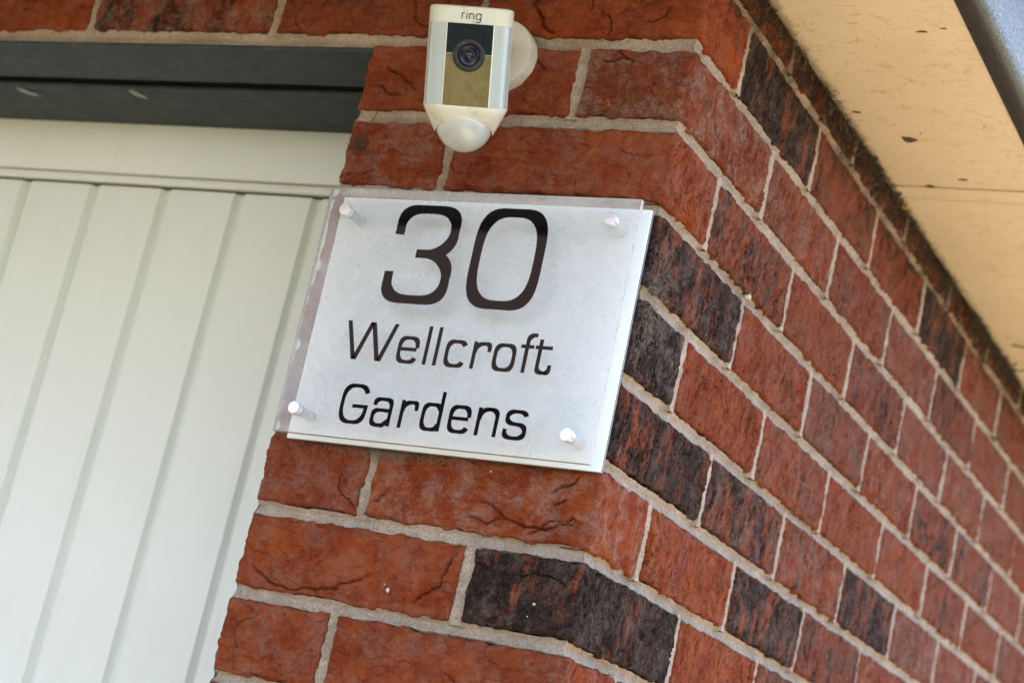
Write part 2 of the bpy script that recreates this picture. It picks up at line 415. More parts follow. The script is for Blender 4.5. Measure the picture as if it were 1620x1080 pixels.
rng = random.Random(5)
def crease_field(U, V, lines):
    """fold lines pressed in the clay: a groove and a lip along each polyline"""
    out = np.zeros_like(U)
    for pts, amp, wid in lines:
        jr = random.Random(int(abs(pts[0][0] * 1e5) + abs(pts[0][1] * 1e5)))
        for _ in range(2):
            qq = [pts[0]]
            for (xa, ya), (xb, yb) in zip(pts[:-1], pts[1:]):
                f = jr.uniform(-.16, .16); qq += [((xa + xb) / 2 - (yb - ya) * f, (ya + yb) / 2 + (xb - xa) * f), (xb, yb)]
            pts = qq
        best = np.full(U.shape, 1e9); sgn = np.zeros_like(U); tt = np.zeros_like(U)
        n = len(pts) - 1
        for i in range(n):
            (x0, y0), (x1, y1) = pts[i], pts[i + 1]
            dx, dy = x1 - x0, y1 - y0; L2 = dx * dx + dy * dy + 1e-12
            t = np.clip(((U - x0) * dx + (V - y0) * dy) / L2, 0, 1)
            d = np.hypot(U - x0 - t * dx, V - y0 - t * dy)
            s = np.sign(dx * (V - y0) - dy * (U - x0)); k = d < best
            best = np.where(k, d, best); sgn = np.where(k, s, sgn); tt = np.where(k, (i + t) / n, tt)
        env = np.clip(np.minimum(tt, 1 - tt) * 6, .15, 1)
        out -= env * amp * 1.2 * np.exp(-(best / wid) ** 2)                                    # groove
        out += env * np.minimum(amp, .0020) * .38 * np.where(sgn > 0, np.exp(-best / .009), -.3 * np.exp(-best / .006))
    return out

KNOWN = [  # creases one can follow in the photograph (u, z), their depth and width
 ([(-.3113,.0282),(-.3004,.0185),(-.2763,.0108),(-.2477,.0128),(-.2291,.0149),(-.2066,.0248),(-.1845,.0356)], .0045, .0009),
 ([(-.1139,.064),(-.1225,.044),(-.1278,.0299),(-.1403,.02),(-.1513,.0157)], .0048, .0010),
 ([(-.1142,.1046),(-.0932,.1045),(-.0792,.0956),(-.055,.0924),(-.0402,.0912),(-.0303,.0978),(-.0204,.1044),(-.0107,.0993)], .0045, .0009),
 ([(-.0444,.1205),(-.0321,.1295),(-.0201,.1395)], .0050, .0011), ([(-.0402,.1103),(-.0277,.1183)], .0045, .0009),
 ([(-.117,.0922),(-.0953,.0892),(-.0794,.0966)], .0036, .0009),
 ([(-.3065,.5013),(-.2824,.4878),(-.2651,.4737)], .0045, .0010), ([(-.3136,.4774),(-.3034,.4777),(-.291,.4698),(-.2776,.4702)], .0045, .0010),
 ([(-.1669,.5638),(-.1536,.5482),(-.1372,.5329)], .0050, .0012), ([(-.0328,.5586),(-.0398,.5495),(-.0534,.5432)], .0050, .0012),
 ([(-.09,.512),(-.075,.509),(-.062,.512)], .0036, .0009),
]

def wall_brick(u0, u1, z0, z1, res, seed, burn, tone, dusty, deep=.095):
    rr = random.Random(seed)
    nu = max(6, int((u1 - u0) / res)); nv = max(5, int((z1 - z0) / res))
    u = np.linspace(u0, u1, nu + 1)
    if u0 < 0 < u1:
        u = np.unique(np.concatenate([u[np.abs(u) > .0035], np.linspace(-.0032, .0032, 5)]))
    v = np.linspace(z0, z1, nv + 1)
    U, V = np.meshgrid(u, v, indexing='ij')
    Q = np.stack([U, V, np.full_like(U, seed * 3.77)], -1)
    side = 1 / (1 + np.exp(-np.clip((U - .001) / .0012, -50, 50)))                      # 0 front texture, 1 side texture
    # ragged outline
    el, er, eb, et = U - u0, u1 - U, V - z0, z1 - V
    wa = .0011
    w1 = lambda P, s: wa * fbm(P, seed * 7 + s, 3, .65)
    U2 = U + w1(np.stack([V * 90, V * 0, U * 0 + seed], -1), 1) * (np.exp(-el / .004)) * 1.3 - w1(np.stack([V * 90, V * 0, U * 0 + seed], -1), 2) * np.exp(-er / .004) * 1.3
    V2 = V + w1(np.stack([U * 75, V * 0, U * 0 + seed], -1), 3) * np.exp(-eb / .004) * 1.5 - w1(np.stack([U * 75, V * 0, U * 0 + seed], -1), 4) * np.exp(-et / .004) * 1.5
    e = np.minimum(np.minimum(el, er), np.minimum(eb, et))
    R = .0018 + .0022 * np.clip(fbm(Q * [55, 55, 1], seed + 9, 2), 0, 1.2)
    k = np.clip((R - e) / R, 0, 1); rnd = R * (1 - np.sqrt(np.clip(1 - k * k, 0, 1)))
    # relief
    h = .0014 * fbm(Q * [22, 26, 1], seed, 2) + .0009 * fbm(Q * [85, 100, 1], seed + 3, 3, .6)
    tq = 1.25 * fbm(np.stack([U * 22, V * 40, Q[..., 2]], -1), seed + 21, 4, .55); tf = tq - np.floor(tq)
    h = h + .0021 * (np.floor(tq) + np.clip(tf / .10, 0, 1) - tq * .75)
    lines = []
    for i in range(rr.choice((1, 2, 3))):
        x, y = rr.uniform(u0, min(u1, 0) if u0 < 0 else u1), rr.uniform(z0, z1); a = rr.choice((0, math.pi)) + rr.uniform(-.9, .9); pts = [(x, y)]
        for q in range(rr.randint(3, 8)):
            a += rr.uniform(-.8, .8); x += .009 * math.cos(a); y += .009 * math.sin(a) * .8; pts.append((x, y))
        lines.append((pts, rr.uniform(.0014, .0040), rr.uniform(.00045, .0007)))
    for pts, am, wi in KNOWN:
        if any(u0 < px < u1 and z0 < pz < z1 for px, pz in pts): lines.append((pts, am, wi))
    hf = h + (crease_field(U, V, lines) if u0 < 0 else 0)
    hf = hf + .0016 * np.clip(fbm(np.stack([U * 30 + V * 40, V * 95 - U * 25, Q[..., 2]], -1), seed + 5, 3, .6), -.7, .4)
    n1 = fbm(np.stack([U * 125 + .6 * np.sin(V * 90 + seed), V * 32, Q[..., 2]], -1), seed + 11, 3, .6)
    pit = np.clip((.16 - np.abs(n1 - .15)) / .16, 0, 1) ** 2
    act = np.clip(.5 + fbm(Q * [18, 18, 1], seed + 13, 2), 0, 1)
    hs = .75 * h - .0065 * pit ** 1.3 * act + .0013 * fbm(np.stack([U * 210, V * 60, Q[..., 2]], -1), seed + 14, 2)
    hh = hf * (1 - side) + hs * side
    tilt = rr.uniform(-.0006, .0006) * (V - z0) / (z1 - z0) + rr.uniform(-.0008, .0008)
    d = -(hh * np.clip(e / .0025, .3, 1)) + rnd + tilt
    X, Y = dev(U2, d); P = np.stack([X, Y, V2], -1)
    # wrap the four edges back into the wall
    def inward(uu, dd): return dev(uu, dd)
    for dp in (.010, deep):
        top = []
        for j in (0, -1):
            X, Y = inward(U2[:, j], np.full(len(u), dp)); top.append(np.stack([X, Y, V2[:, j]], -1))
        P = np.concatenate([top[0][:, None], P, top[1][:, None]], 1)
        U2 = np.concatenate([U2[:, :1], U2, U2[:, -1:]], 1); V2 = np.concatenate([V2[:, :1], V2, V2[:, -1:]], 1)
    nP = P.shape[1]
    for dp in (.010, deep):
        ends = []
        for i in (0, -1):
            X, Y = inward(U2[i], np.full(nP, dp)); ends.append(np.stack([X, Y, V2[i]], -1))
        P = np.concatenate([ends[0][None], P, ends[1][None]], 0)
        U2 = np.concatenate([U2[:1], U2, U2[-1:]], 0); V2 = np.concatenate([V2[:1], V2, V2[-1:]], 0)
    um = (u0 + u1) / 2; cx, cy = dev(np.array([um]), np.array([.03])); org = (float(cx[0]), float(cy[0]), (z0 + z1) / 2)
    g = Geo(); g.grid(P); g.V[0] = g.V[0]
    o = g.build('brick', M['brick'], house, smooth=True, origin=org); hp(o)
    o['burn'] = float(burn); o['tone'] = float(tone); o['dusty'] = float(dusty); o['streak'] = float(1.0 if um > .01 else .15)
    return o

# course table: (row, index) -> (burn, tone, dusty); index 0 is the corner brick, negative to the left, positive along the side
LOOK = {(0, 0): (.92, .2, .3), (2, 0): (.84, .3, .25), (3, 0): (.95, .4, .6), (4, 0): (.80, .7, .4), (2, 1): (.74, .5, .5), (2, 3): (.85, .8, .3), (1, 2): (.78, .6, .4),
        (5, 1): (.6, .6, .3), (7, 1): (.85, .7, .3), (7, 4): (.8, .7, .2), (6, 4): (.66, .8, .2), (7, -2): (.62, .3, .7), (0, -1): (0, 0, .35), (1, 0): (0, 0, .75), (1, -1): (0, .35, .5),
        (-1, -1): (0, .1, .45), (-1, 0): (0, .1, .4), (1, 1): (.15, .0, .3), (3, 1): (.08, .25, .2), (0, 1): (.1, 0, .2), (5, 0): (0, .1, .4), (5, -1): (.05, .15, .7), (6, 0): (.1, .65, .8),
        (6, -1): (.15, .1, .3), (7, 0): (.05, .05, .15), (4, 1): (.12, .4, .3)}
HB = .0063          # half the bed joint
def visible(u, z):
    x, y = dev(np.array([u]), np.array([0.])); v = Vector((float(x[0]), float(y[0]), z)) - CAM
    c = (v.dot(RIGHT), v.dot(DOWN), v.dot(FWD)); k = 3108 / c[2]
    return -260 < 810 + k * c[0] < 1880 and -330 < 540 + k * c[1] < 1350
joints = []   # (row, u)
for r in range(-6, 9):
    z0, z1 = r * CZ + HB, (r + 1) * CZ - HB
    if r == 8: z1 = SOF - .003
    odd = r % 2 != 0                      # odd rows: stretcher on the front, header on the side
    a = .2175 if odd else .105; b = .107 if odd else .2195
    cuts = [(-a + .005, b - .005, 0)]; joints += [(r, -a), (r, b)]
    left = -J if r < 7 else -1.75
    uL = -a - .005; i = -1
    while uL > left + .02:
        nxt = max(uL - (.215 if (odd or r >= 7 or True) else .1), left if r < 7 else -9)
        if uL - nxt < .03: break
        cuts.append((nxt, uL, i)); 
        if nxt > left + .01: joints.append((r, nxt - .005))
        uL = nxt - .01; i -= 1
    uR = b + .005; i = 1
    while uR < 2.9:
        cuts.append((uR, uR + .215, i)); joints.append((r, uR + .22)); uR += .225; i += 1
    for (c0, c1, i) in cuts:
        if not any(visible(q, z) for q in (c0, c1, (c0 + c1) / 2) for z in (z0, z1)): 
            if not (r < 8 and c0 < 1.2 and c1 > -.4 and r > -4): continue
        seed = (r + 20) * 131 + (i + 20) * 7
        q = random.Random(seed)
        burn, tone, dusty = LOOK.get((r, i), (q.choice((0, 0, .05, .12, .3, .5, .62)) if i > 0 else q.choice((0, .05, .12)), q.uniform(.35, 1) if i > 0 else q.uniform(0, .4), q.uniform(.15, .6)))
        res = (.00062 if i <= 0 and c1 > -.5 else .00105) if c0 < .25 else (.0018 if c0 < .7 else .0032)
        if c1 < -.6: res = .002
        if r < -3: res = .005
        jz = [q.uniform(-.0009, .0009) for _ in range(2)]; ju = [q.uniform(-.0008, .0008) if c0 > -J + .001 and i else 0 for _ in range(2)]
        wall_brick(c0 + ju[0], c1 + ju[1], z0 + jz[0], z1 + jz[1], res, seed, burn, tone, dusty, deep=.028 if i == 0 else .095)

# mortar: hollow-tooled beds that run round the corner and into the reveal, and upright joints between
mo = Geo()
def wallpos(u, d, front_end):
    X = np.where(u < 0, np.minimum(u, -d), -d); Y = np.where(u < 0, d, np.maximum(u, d))
    if front_end is not None:
        t = front_end - u
        X = np.where(t > 0, front_end + d + .0006, X); Y = np.where(t > 0, np.maximum(t, d), Y)
    return X, Y
prof = np.linspace(-1, 1, 11)
for k in range(-6, 9):
    over = k >= 7
    u = np.concatenate([np.arange(-1.75 if over else -J - .16, -.02, .0022), np.arange(-.02, .6, .0018), np.arange(.6, 2.9, .006)])
    if not over: u = np.unique(np.concatenate([u, [-J - .002, -J, -J + .002]]))
    U, T = np.meshgrid(u, prof, indexing='ij')
    hw = .0076 + .0011 * fbm(np.stack([U * 110, U * 0 + k * 3.1, np.sign(T) * 2], -1), 40 + k, 3, .7)
    mid = .0008 * fbm(np.stack([U * 12, U * 0 + k, U * 0], -1), 60 + k, 2)
    Z = k * CZ + mid + T * hw
    Tv = np.where(T > .2, (T - .2) / .8, (T - .2) / 1.2)
    d = .0006 + .0062 * (1 - np.abs(Tv) ** 1.7) + .0006 * fbm(np.stack([U * 190, Z * 190, U * 0], -1), 70 + k, 3, .7) + .0006 * fbm(np.stack([U * 14, U * 0, T * .4], -1), 80 + k, 2)
    d = np.where(np.abs(T) > .99, .012, d); d = np.maximum(d, .0001)
    X, Y = wallpos(U, d, None if over else -J)
    mo.grid(np.stack([X, Y, Z], -1))
for r, uc in joints:
    if not visible(uc, r * CZ + .03): continue
    v = np.linspace(r * CZ + .003, (r + 1) * CZ - .003, 44 if uc < .7 else 22)
    if r == 8: v = np.linspace(r * CZ + .003, SOF + .01, 30)
    V, T = np.meshgrid(v, np.linspace(-1, 1, 9), indexing='ij')
    side_j = uc > .02; hw = (.0064 if side_j else .0078) + .0009 * fbm(np.stack([V * 110, V * 0 + uc * 9, np.sign(T) * 2], -1), 90 + r, 3, .7)
    mid = .0012 * vn(np.stack([V * 25, V * 0 + uc * 5, V * 0], -1), 7)
    U = uc + mid + T * hw
    d = (.0 if side_j else .0012) + (.0006 if side_j else .0024) * (1 - np.abs(T) ** 2.2) + .0006 * fbm(np.stack([U * 150, V * 150, U * 0], -1), 95, 3, .7)
    d = np.where(np.abs(T) > .99, .012, d); d = np.maximum(d, -.0012)
    X, Y = dev(U, d) if abs(uc) > .02 else wallpos(U, d, None)
    mo.grid(np.stack([X, Y, V], -1)[:, ::-1])
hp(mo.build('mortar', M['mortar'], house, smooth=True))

M['splash'] = simple('pale_mortar_splash', (.62, .54, .47), .95, bump=(900, .0006))
for (u_, z_), rad in {(-.315, .1042): .0012, (-.1714, .0218): .0030, (-.1022, .1328): .0011, (-.1071, .1063): .0010, (-.0369, .0302): .0014, (-.040, .0194): .0010, (-.2916, -.0578): .0024,
                      (.0391, .1254): .0020, (.4631, .1908): .0040, (.2306, .3778): .0032, (-.286, -.054): .0016, (-.176, .026): .0009}.items():
    a = np.linspace(0, 2 * math.pi, 14, endpoint=False); R = rad * .7 * (1 + .35 * fbm(np.stack([np.cos(a) * 1.5 + u_ * 50, np.sin(a) * 1.5, a * 0], -1), 5, 2))
    rings = []
    for f, h_ in ((1.15, -.0035), (1.0, .0002), (.75, .0009), (.35, .0013), (.01, .0014)):
        uu = u_ + R * f * np.cos(a); zz = z_ + R * f * np.sin(a)
        X, Y = dev(uu, np.full(14, -h_ - .0006)); rings.append(np.stack([X, Y, zz], -1))
    g = Geo(); g.grid(np.array(rings), close_v=True); hp(g.build('mortar_splash', M['splash'], house, smooth=True))
# roof over the garage: it stands between the sun and the two walls
roof = Geo()
roof.add([(-3.65, -.90, .80), (.24, -.90, .80), (.24, 6.2, .80), (-3.65, 6.2, .80), (-1.7, 1.7, 2.5), (-1.7, 4.3, 2.5)], [(0, 1, 4), (1, 2, 5, 4), (2, 3, 5), (3, 0, 4, 5), (3, 2, 1, 0)])
hp(roof.build('roof', M['tile'], house))

# steel lintel over the door
lin = empty('steel_lintel', (-1.5, .05, .515), 'dark steel lintel in two flanges above the cream garage door', 'lintel')
def sub(o, root): o.location -= Vector(root.location); return o
sub(Geo().bevbox(OPEN_L - .05, -J + .002, .002, .083, .5135, .5175, .0008).build('front_flange', M['steel'], lin, auto=40), lin)
sub(Geo().bevbox(OPEN_L - .05, -J + .002, .094, .205, .5095, .5135, .0008).build('rear_flange', M['steel'], lin, auto=40), lin)
sub(Geo().box(OPEN_L - .05, -J + .002, .0835, .0935, .522, .524).build('gap_shade_strip', M['lens_black'], lin), lin)  # black strip put in for the deep shade between the flanges

M['pale_web'] = simple('pale_web', (.42, .43, .40), .9)
for (x, y, L_), lab in (((-.845, .112, .020), 'pale torn spider web hanging in the lintel gap at far left'), ((-.683, .108, .010), 'small pale spider web in the lintel gap')):
    q = random.Random(int(-x * 1000)); g = Geo()
    for _ in range(46):
        p = Vector((x + q.gauss(0, .0022), y - .012 + q.gauss(0, .001), .5125))
        e = Vector((x + L_ + q.gauss(0, .0035), y + .004 + q.gauss(0, .003), .5075))
        g.tube([p, (p + e) / 2 + Vector((q.gauss(0, .002), q.gauss(0, .002), -.002)), e], .00028, 3)
    tag(g.build('spider_web', M['pale_web']), lab, 'cobweb')

# ------------------------------------------------------------------ garage door
door = empty('garage_door', (-1.5, DY, GZ), 'cream up-and-over garage door with upright ribbed panels', 'garage door')
fr = Geo()
fr.bevbox(OPEN_L, -J + .012, DY, DY + .05, .4512, .512, .0015)
sub(fr.build('head_frame', M['door'], door, auto=40), door)
sub(Geo().bevbox(OPEN_L, -J + .012, DY + .0025, DY + .045, .4405, .4492, .0012).build('frame_lip', M['door'], door, auto=40), door)
sub(Geo().box(OPEN_L, -J + .012, DY + .0135, DY + .028, GZ + .02, .439).build('door_skin', M['door'], door), door)
sub(Geo().box(OPEN_L, -J + .012, DY + .0085, DY + .0095, .4385, .4410).build('leaf_gap_shade', M['steel'], door), door)  # thin dark strip painted for the shade in the gap above the leaf
pitch = .0985
gx = [-.488 + pitch * i for i in range(1, -23, -1)]
zt = .4375
for i in range(len(gx) - 1):
    xr, xl = gx[i], gx[i + 1]          # groove left edges; the panel runs from the end of one groove to the start of the next
    x0, x1 = xl + .0138, xr
    y = DY + .004; dp = .0105
    n = 5
    g = Geo(); c = .0045
    prof2 = [(x0 - .0022, y + dp), (x0 - .0006, y + .0012), (x0 + .0012, y)] + [(x0 + (x1 - x0) * t, y - .0004 * math.sin(math.pi * t)) for t in (.25, .5, .75)] + [(x1 - .0006, y), (x1 + .0002, y + .0005), (x1 + .0042, y + dp)]
    ring = []
    for (px, py) in prof2: ring.append([(px, py + .006, zt), (px, py + .0012, zt - .0002), (px, py, zt - .002), (px, py, GZ + .02)])
    g.grid(np.array(ring)[:, ::-1])
    sub(g.build('panel', M['door'], door, auto=14, origin=((x0 + x1) / 2, y, 0)), door)

# ------------------------------------------------------------------ soffit, fascia, gutter
sof = empty('soffit', (.09, 1, SOF), 'cream soffit board streaked with dirt under the eave beside the brick wall', 'soffit')
for y0, y1 in ((-.225, .6118), (.6180, 3.2), (3.203, 6.1)):
    sub(Geo().bevbox(.0 if y0 > 0 else -.002, .1745, y0, y1, SOF, SOF + .009, .0008).build('soffit_board', M['soffit'], sof, auto=40), sof)
sub(Geo().bevbox(-3.6, .1745, -.86, -.228, SOF + .0005, SOF + .009, .0008).build('soffit_board', M['soffit'], sof, auto=40), sof)  # unseen front overhang, deepened to keep sky light off the top courses
sub(Geo().bevbox(-3.6, -.003, -.225, -.001, SOF + .0005, SOF + .009, .0008).build('soffit_board', M['soffit'], sof, auto=40), sof)
sub(Geo().box(.001, .174, .600, .630, SOF + .0092, SOF + .012).build('backing_strip', M['dirt'], sof), sof)
sub(Geo().bevbox(.0005, .1742, .578, .6112, SOF - .0020, SOF - .0004, .0007).build('joint_strip', M['soffit'], sof, auto=40), sof)
fa = empty('fascia', (.18, 1, .70), 'dark fascia board closing the edge of the cream soffit', 'fascia')
sub(Geo().bevbox(.1770, .1935, -.88, 6.2, .640, .80, .0015).build('side_fascia_board', M['gutter'], fa, auto=40), fa)
sub(Geo().bevbox(-3.6, .1750, -.88, -.862, .628, .80, .0015).build('front_fascia_board', M['gutter'], fa, auto=40), fa)
gu = Geo()
prof3 = [(.1752, .66), (.1754, .6345), (.1775, .6305), (.182, .629), (.194, .6275), (.1985, .6280), (.2020, .6300), (.2045, .6335), (.2060, .638), (.2066, .645), (.2070, .66), (.2080, .69), (.2110, .706), (.217, .716), (.224, .7205), (.2265, .724), (.224, .7275), (.219, .7255)]
ys = np.linspace(-.92, 6.2, 40)
gu.grid(np.array([[(x, y, z) for y in ys] for x, z in prof3]))
tag(gu.build('gutter', M['gutter'], None, auto=45), 'glossy black rain gutter running along the outer edge of the soffit', 'gutter')

# ------------------------------------------------------------------ lettering helper
def sarc(cx, cy, rx, ry, a0, a1, n=2.7, k=26):
    out = []
    for t in np.linspace(math.radians(a0), math.radians(a1), k):
        c, s = math.cos(t), math.sin(t)
        out.append((cx + rx * math.copysign(abs(c) ** (2 / n), c), cy + ry * math.copysign(abs(s) ** (2 / n), s)))
    return out
def ribbon(g, pts, w, z0, z1, wy=None):
    """a stroke of width w (wy for horizontal runs) as a thin slab"""
    P = [np.array(q, float) for q in pts]; Q = [P[0]]
    for q in P[1:]:
        if np.linalg.norm(q - Q[-1]) > 1e-6: Q.append(q)
    n = len(Q); rows = []
    for i in range(n):
        a = Q[i] - Q[max(i - 1, 0)]; b = Q[min(i + 1, n - 1)] - Q[i]
        if i == 0: a = b
        if i == n - 1: b = a
        a = a / np.linalg.norm(a); b = b / np.linalg.norm(b); t = a + b; t /= np.linalg.norm(t); nn = np.array([-t[1], t[0]])
        ww = w if wy is None else w * abs(nn[0]) + wy * abs(nn[1])
        f = 1 / max(.5, float(nn @ np.array([-a[1], a[0]])))
        A, B = Q[i] + nn * ww / 2 * f, Q[i] - nn * ww / 2 * f
        rows.append([(A[0], A[1], z0), (A[0], A[1], z1), (B[0], B[1], z1), (B[0], B[1], z0)])
    base_ = g.n; g.grid(np.array(rows), close_v=True)
    g.F += [tuple(base_ + k for k in range(4)), tuple(base_ + (n - 1) * 4 + k for k in range(4))[::-1]]
def quad(g, pts, z0, z1):
    n = len(pts); b = g.n
    g.V.append(np.array([(x, y, z0) for x, y in pts] + [(x, y, z1) for x, y in pts], float)); g.n += 2 * n
    g.F += [tuple(b + k for k in range(n))[::-1], tuple(b + n + k for k in range(n))] + [(b + k, b + (k + 1) % n, b + n + (k + 1) % n, b + n + k) for k in range(n)]

# ------------------------------------------------------------------ the sign
# plate frame: x right, y up, z out of the wall, in mm, origin at the middle of the lettering grid
PM = Matrix.Translation((-.154, 0, .253)) @ Matrix.Rotation(math.radians(-1.0), 4, 'Y') @ Matrix(((.001, 0, 0, 0), (0, 0, -.001, 0), (0, .001, 0, 0), (0, 0, 0, 1)))
sign = empty('house_sign', (-.152, -.02, .253), 'white house number sign reading 30 Wellcroft Gardens under clear acrylic', 'sign')
def put(g, name, mat, parent=sign, auto=None, smooth=False):
    V = np.concatenate(g.V); A = np.array(PM); g.V = [V @ A[:3, :3].T + A[:3, 3]]
    o = g.build(name, mat, parent, smooth=smooth, auto=auto)
    inv = Vector(sign.location); o.location = -inv
    return o
XL, XR, YB, YT = -149.0, 152.7, -113.6, 112.4
put(Geo().bevbox(XL, XR, YB, YT, 9.2, 12.0, .25), 'backing_plate', M['plate'], auto=40)
put(Geo().box(XL - .02, XR + .25, YB - .25, YT + .25, 6.4, 9.1), 'backing_edge', M['plate_edge'])
ac = Geo(); ac.add([(XL, YB, 35.4), (XR, YB, 35.4), (XR, YT, 35.4), (XL, YT, 35.4)], [(0, 1, 2, 3)])
acp = put(ac, 'acrylic_sheet', M['acrylic'])
ed = Geo()
for (a0, a1, b0, b1) in ((XL, XR, YB, YB + .01), (XL, XR, YT - .01, YT), (XL, XL + .01, YB, YT), (XR - .01, XR, YB, YT)): ed.box(a0, a1, b0, b1, 30.6, 35.3)
put(ed, 'acrylic_edge', M['acrylic_edge'])
Z0, Z1 = 35.5, 35.65
W_, H_ = 8.5, 7.7
g = Geo()   # 3
up = [(-68.3, 71.1), (-67.9, 76)] + sarc(-44.5, 75.5, 23.7, 19.5, 178, 92, 3.2) + sarc(-41, 75.0, 26.8, 20.1, 90, 0, 3.2) + sarc(-37, 74.5, 22.8, 20.1, 0, -89, 2.15) + [(-47.6, 54.4)]
ribbon(g, up, W_, Z0, Z1, H_)
ribbon(g, sarc(-37, 34.5, 23.3, 19.9, 89, 0, 2.15) + sarc(-41, 33, 27.3, 20.4, 0, -90, 3.2) + sarc(-44, 33, 26.0, 20.4, -92, -178, 3.2) + [(-70.1, 37.1)], W_, Z0, Z1 + .015, H_)
put(g, 'numeral', M['ink'])
g = Geo(); pts = sarc(40.8, 54.1, 29.6, 41.3, 0, 360, 3.4, 120); ribbon(g, pts, W_, Z0, Z1, H_); put(g, 'numeral', M['ink'])
w_ = 3.4; h_ = 3.05
def glyph(paths, polys=()):
    g = Geo()
    for i, q in enumerate(paths): ribbon(g, q, w_, Z0 + .0 * i, Z1 + .012 * i, h_)
    for q in polys: quad(g, q, Z0, Z1)
    put(g, 'letter', M['ink'])
def E_(cx, cy):
    return [[(cx - 8.4, cy + .6), (cx + 8.3, cy + .6)], sarc(cx, cy, 8.6, 10.6, 4, 180, 3.3) + sarc(cx, cy, 8.6, 10.6, 180, 270, 3.3) + sarc(cx, cy - .1, 8.7, 10.5, 270, 331, 3.3)]
# W
def slab(x0, x1, yt, x2, x3, yb): return [(x0, yt), (x2, yb), (x3, yb), (x1, yt)]
glyph([], [slab(-98.8, -94.8, -10, -88.0, -83.6, -44.3), slab(-75.6, -71.4, -10.02, -87.4, -82.9, -44.28), slab(-74.8, -70.3, -10.04, -64.2, -59.8, -44.26), slab(-51.4, -47.4, -10.06, -62.8, -58.4, -44.24)])
glyph(E_(-33.9, -32.1))
glyph([[(-16.0, -9.8), (-16.0, -43.8)]]); glyph([[(-6.1, -9.8), (-6.1, -43.8)]])
glyph([sarc(12.2, -32, 8.5, 10.6, 31, 180, 3.3) + sarc(12.2, -32, 8.5, 10.6, 180, 329, 3.3)])
def R_(x, top, bot, x2): return [[(x, top), (x, bot)], [(x + .4, top - 9.5)] + sarc(x + 9.6, top - 8.2, 9.0, 6.6, 170, 90, 2.4) + sarc(x + 9.2, top - 7.0, x2 - x - 9.2, 5.4, 88, 0, 3.3) + [(x2, top - 8.4)]]
glyph(R_(29.5, -19.9, -43.8, 43.2))
glyph([sarc(58.1, -31.9, 8.7, 10.6, 0, 360, 3.3, 70)])
glyph([[(77.4, -43.6), (77.4, -16.5)] + sarc(84.6, -17, 7.2, 6.3, 176, 100, 2.5) + [(85.2, -10.8)], [(71.8, -20.9), (83.6, -20.9)]])
glyph([[(89.6, -13.9), (89.6, -36.0)] + sarc(96.4, -36.0, 6.8, 6.3, 180, 270, 3.3) + sarc(95.6, -36.6, 5.0, 5.7, 272, 360, 3.3) + [(100.6, -35.3)], [(85.0, -20.9), (100.7, -20.9)]])
# Gardens
glyph([sarc(-73.8, -83.4, 11.9, 16.1, 29, 180, 3.0) + sarc(-73.8, -83.4, 11.9, 16.1, 180, 352, 3.0) + [(-61.9, -86.6)], [(-75.2, -85.2), (-60.1, -85.2)]])
glyph([[(-53.2, -82.6)] + sarc(-45.6, -83.6, 7.7, 6.6, 165, 90, 3.3) + sarc(-45.2, -84, 7.9, 7.0, 90, 0, 3.3) + [(-37.3, -100.1)], [(-37.8, -86.8), (-44, -86.6)] + sarc(-45.6, -93.2, 8.2, 6.6, 92, 268, 3.3) + [(-43, -99.7), (-37.8, -95.5)]])
glyph(R_(-26.3, -75.9, -100.2, -12.8))
glyph([[(10.7, -65.7), (10.7, -100.0)], sarc(2.4, -88.2, 8.0, 10.7, 20, 340, 3.3, 60)])
glyph(E_(29.3, -87.8))
glyph([[(47.0, -75.9), (47.0, -99.9)], [(47.4, -86)] + sarc(57.5, -84.5, 9.8, 7.6, 165, 90, 2.4) + sarc(55.4, -84.0, 8.3, 7.1, 88, 0, 2.8) + [(63.7, -99.8)]])
glyph([sarc(81.6, -81.9, 8.4, 5.3, 12, 90, 2.8) + sarc(81.6, -81.9, 8.4, 5.3, 90, 262, 2.5) + sarc(81.6, -93.2, 8.9, 5.9, 88, -90, 2.5) + sarc(81.6, -93.6, 8.9, 5.5, 270, 168, 2.8)])
for n_, (sx, sy) in enumerate(((-124.9, 89.3), (131.7, 91.7), (-128.1, -93.6), (131.9, -93.2))):
    st = Geo(); T_ = Matrix.Translation((sx + 1.2 * 0, sy, 0))
    st.lathe([(4.6, 12), (4.6, 30.5), (4.6, 35.6), (5.2, 35.7), (5.2, 37.0), (4.2, 37.05)], T_, 32)
    so_ = put(st, 'standoff', M['chrome'], auto=40)
    cp = Geo(); cp.lathe([(5.4, 37.2), (5.6, 37.4), (5.6, 43.0), (5.3, 43.6), (0.01, 43.8)], T_, 40)
    c_ = put(cp, 'screw_cap', M['cap'], auto=40); c_.parent = so_; c_.location = (0, 0, 0)

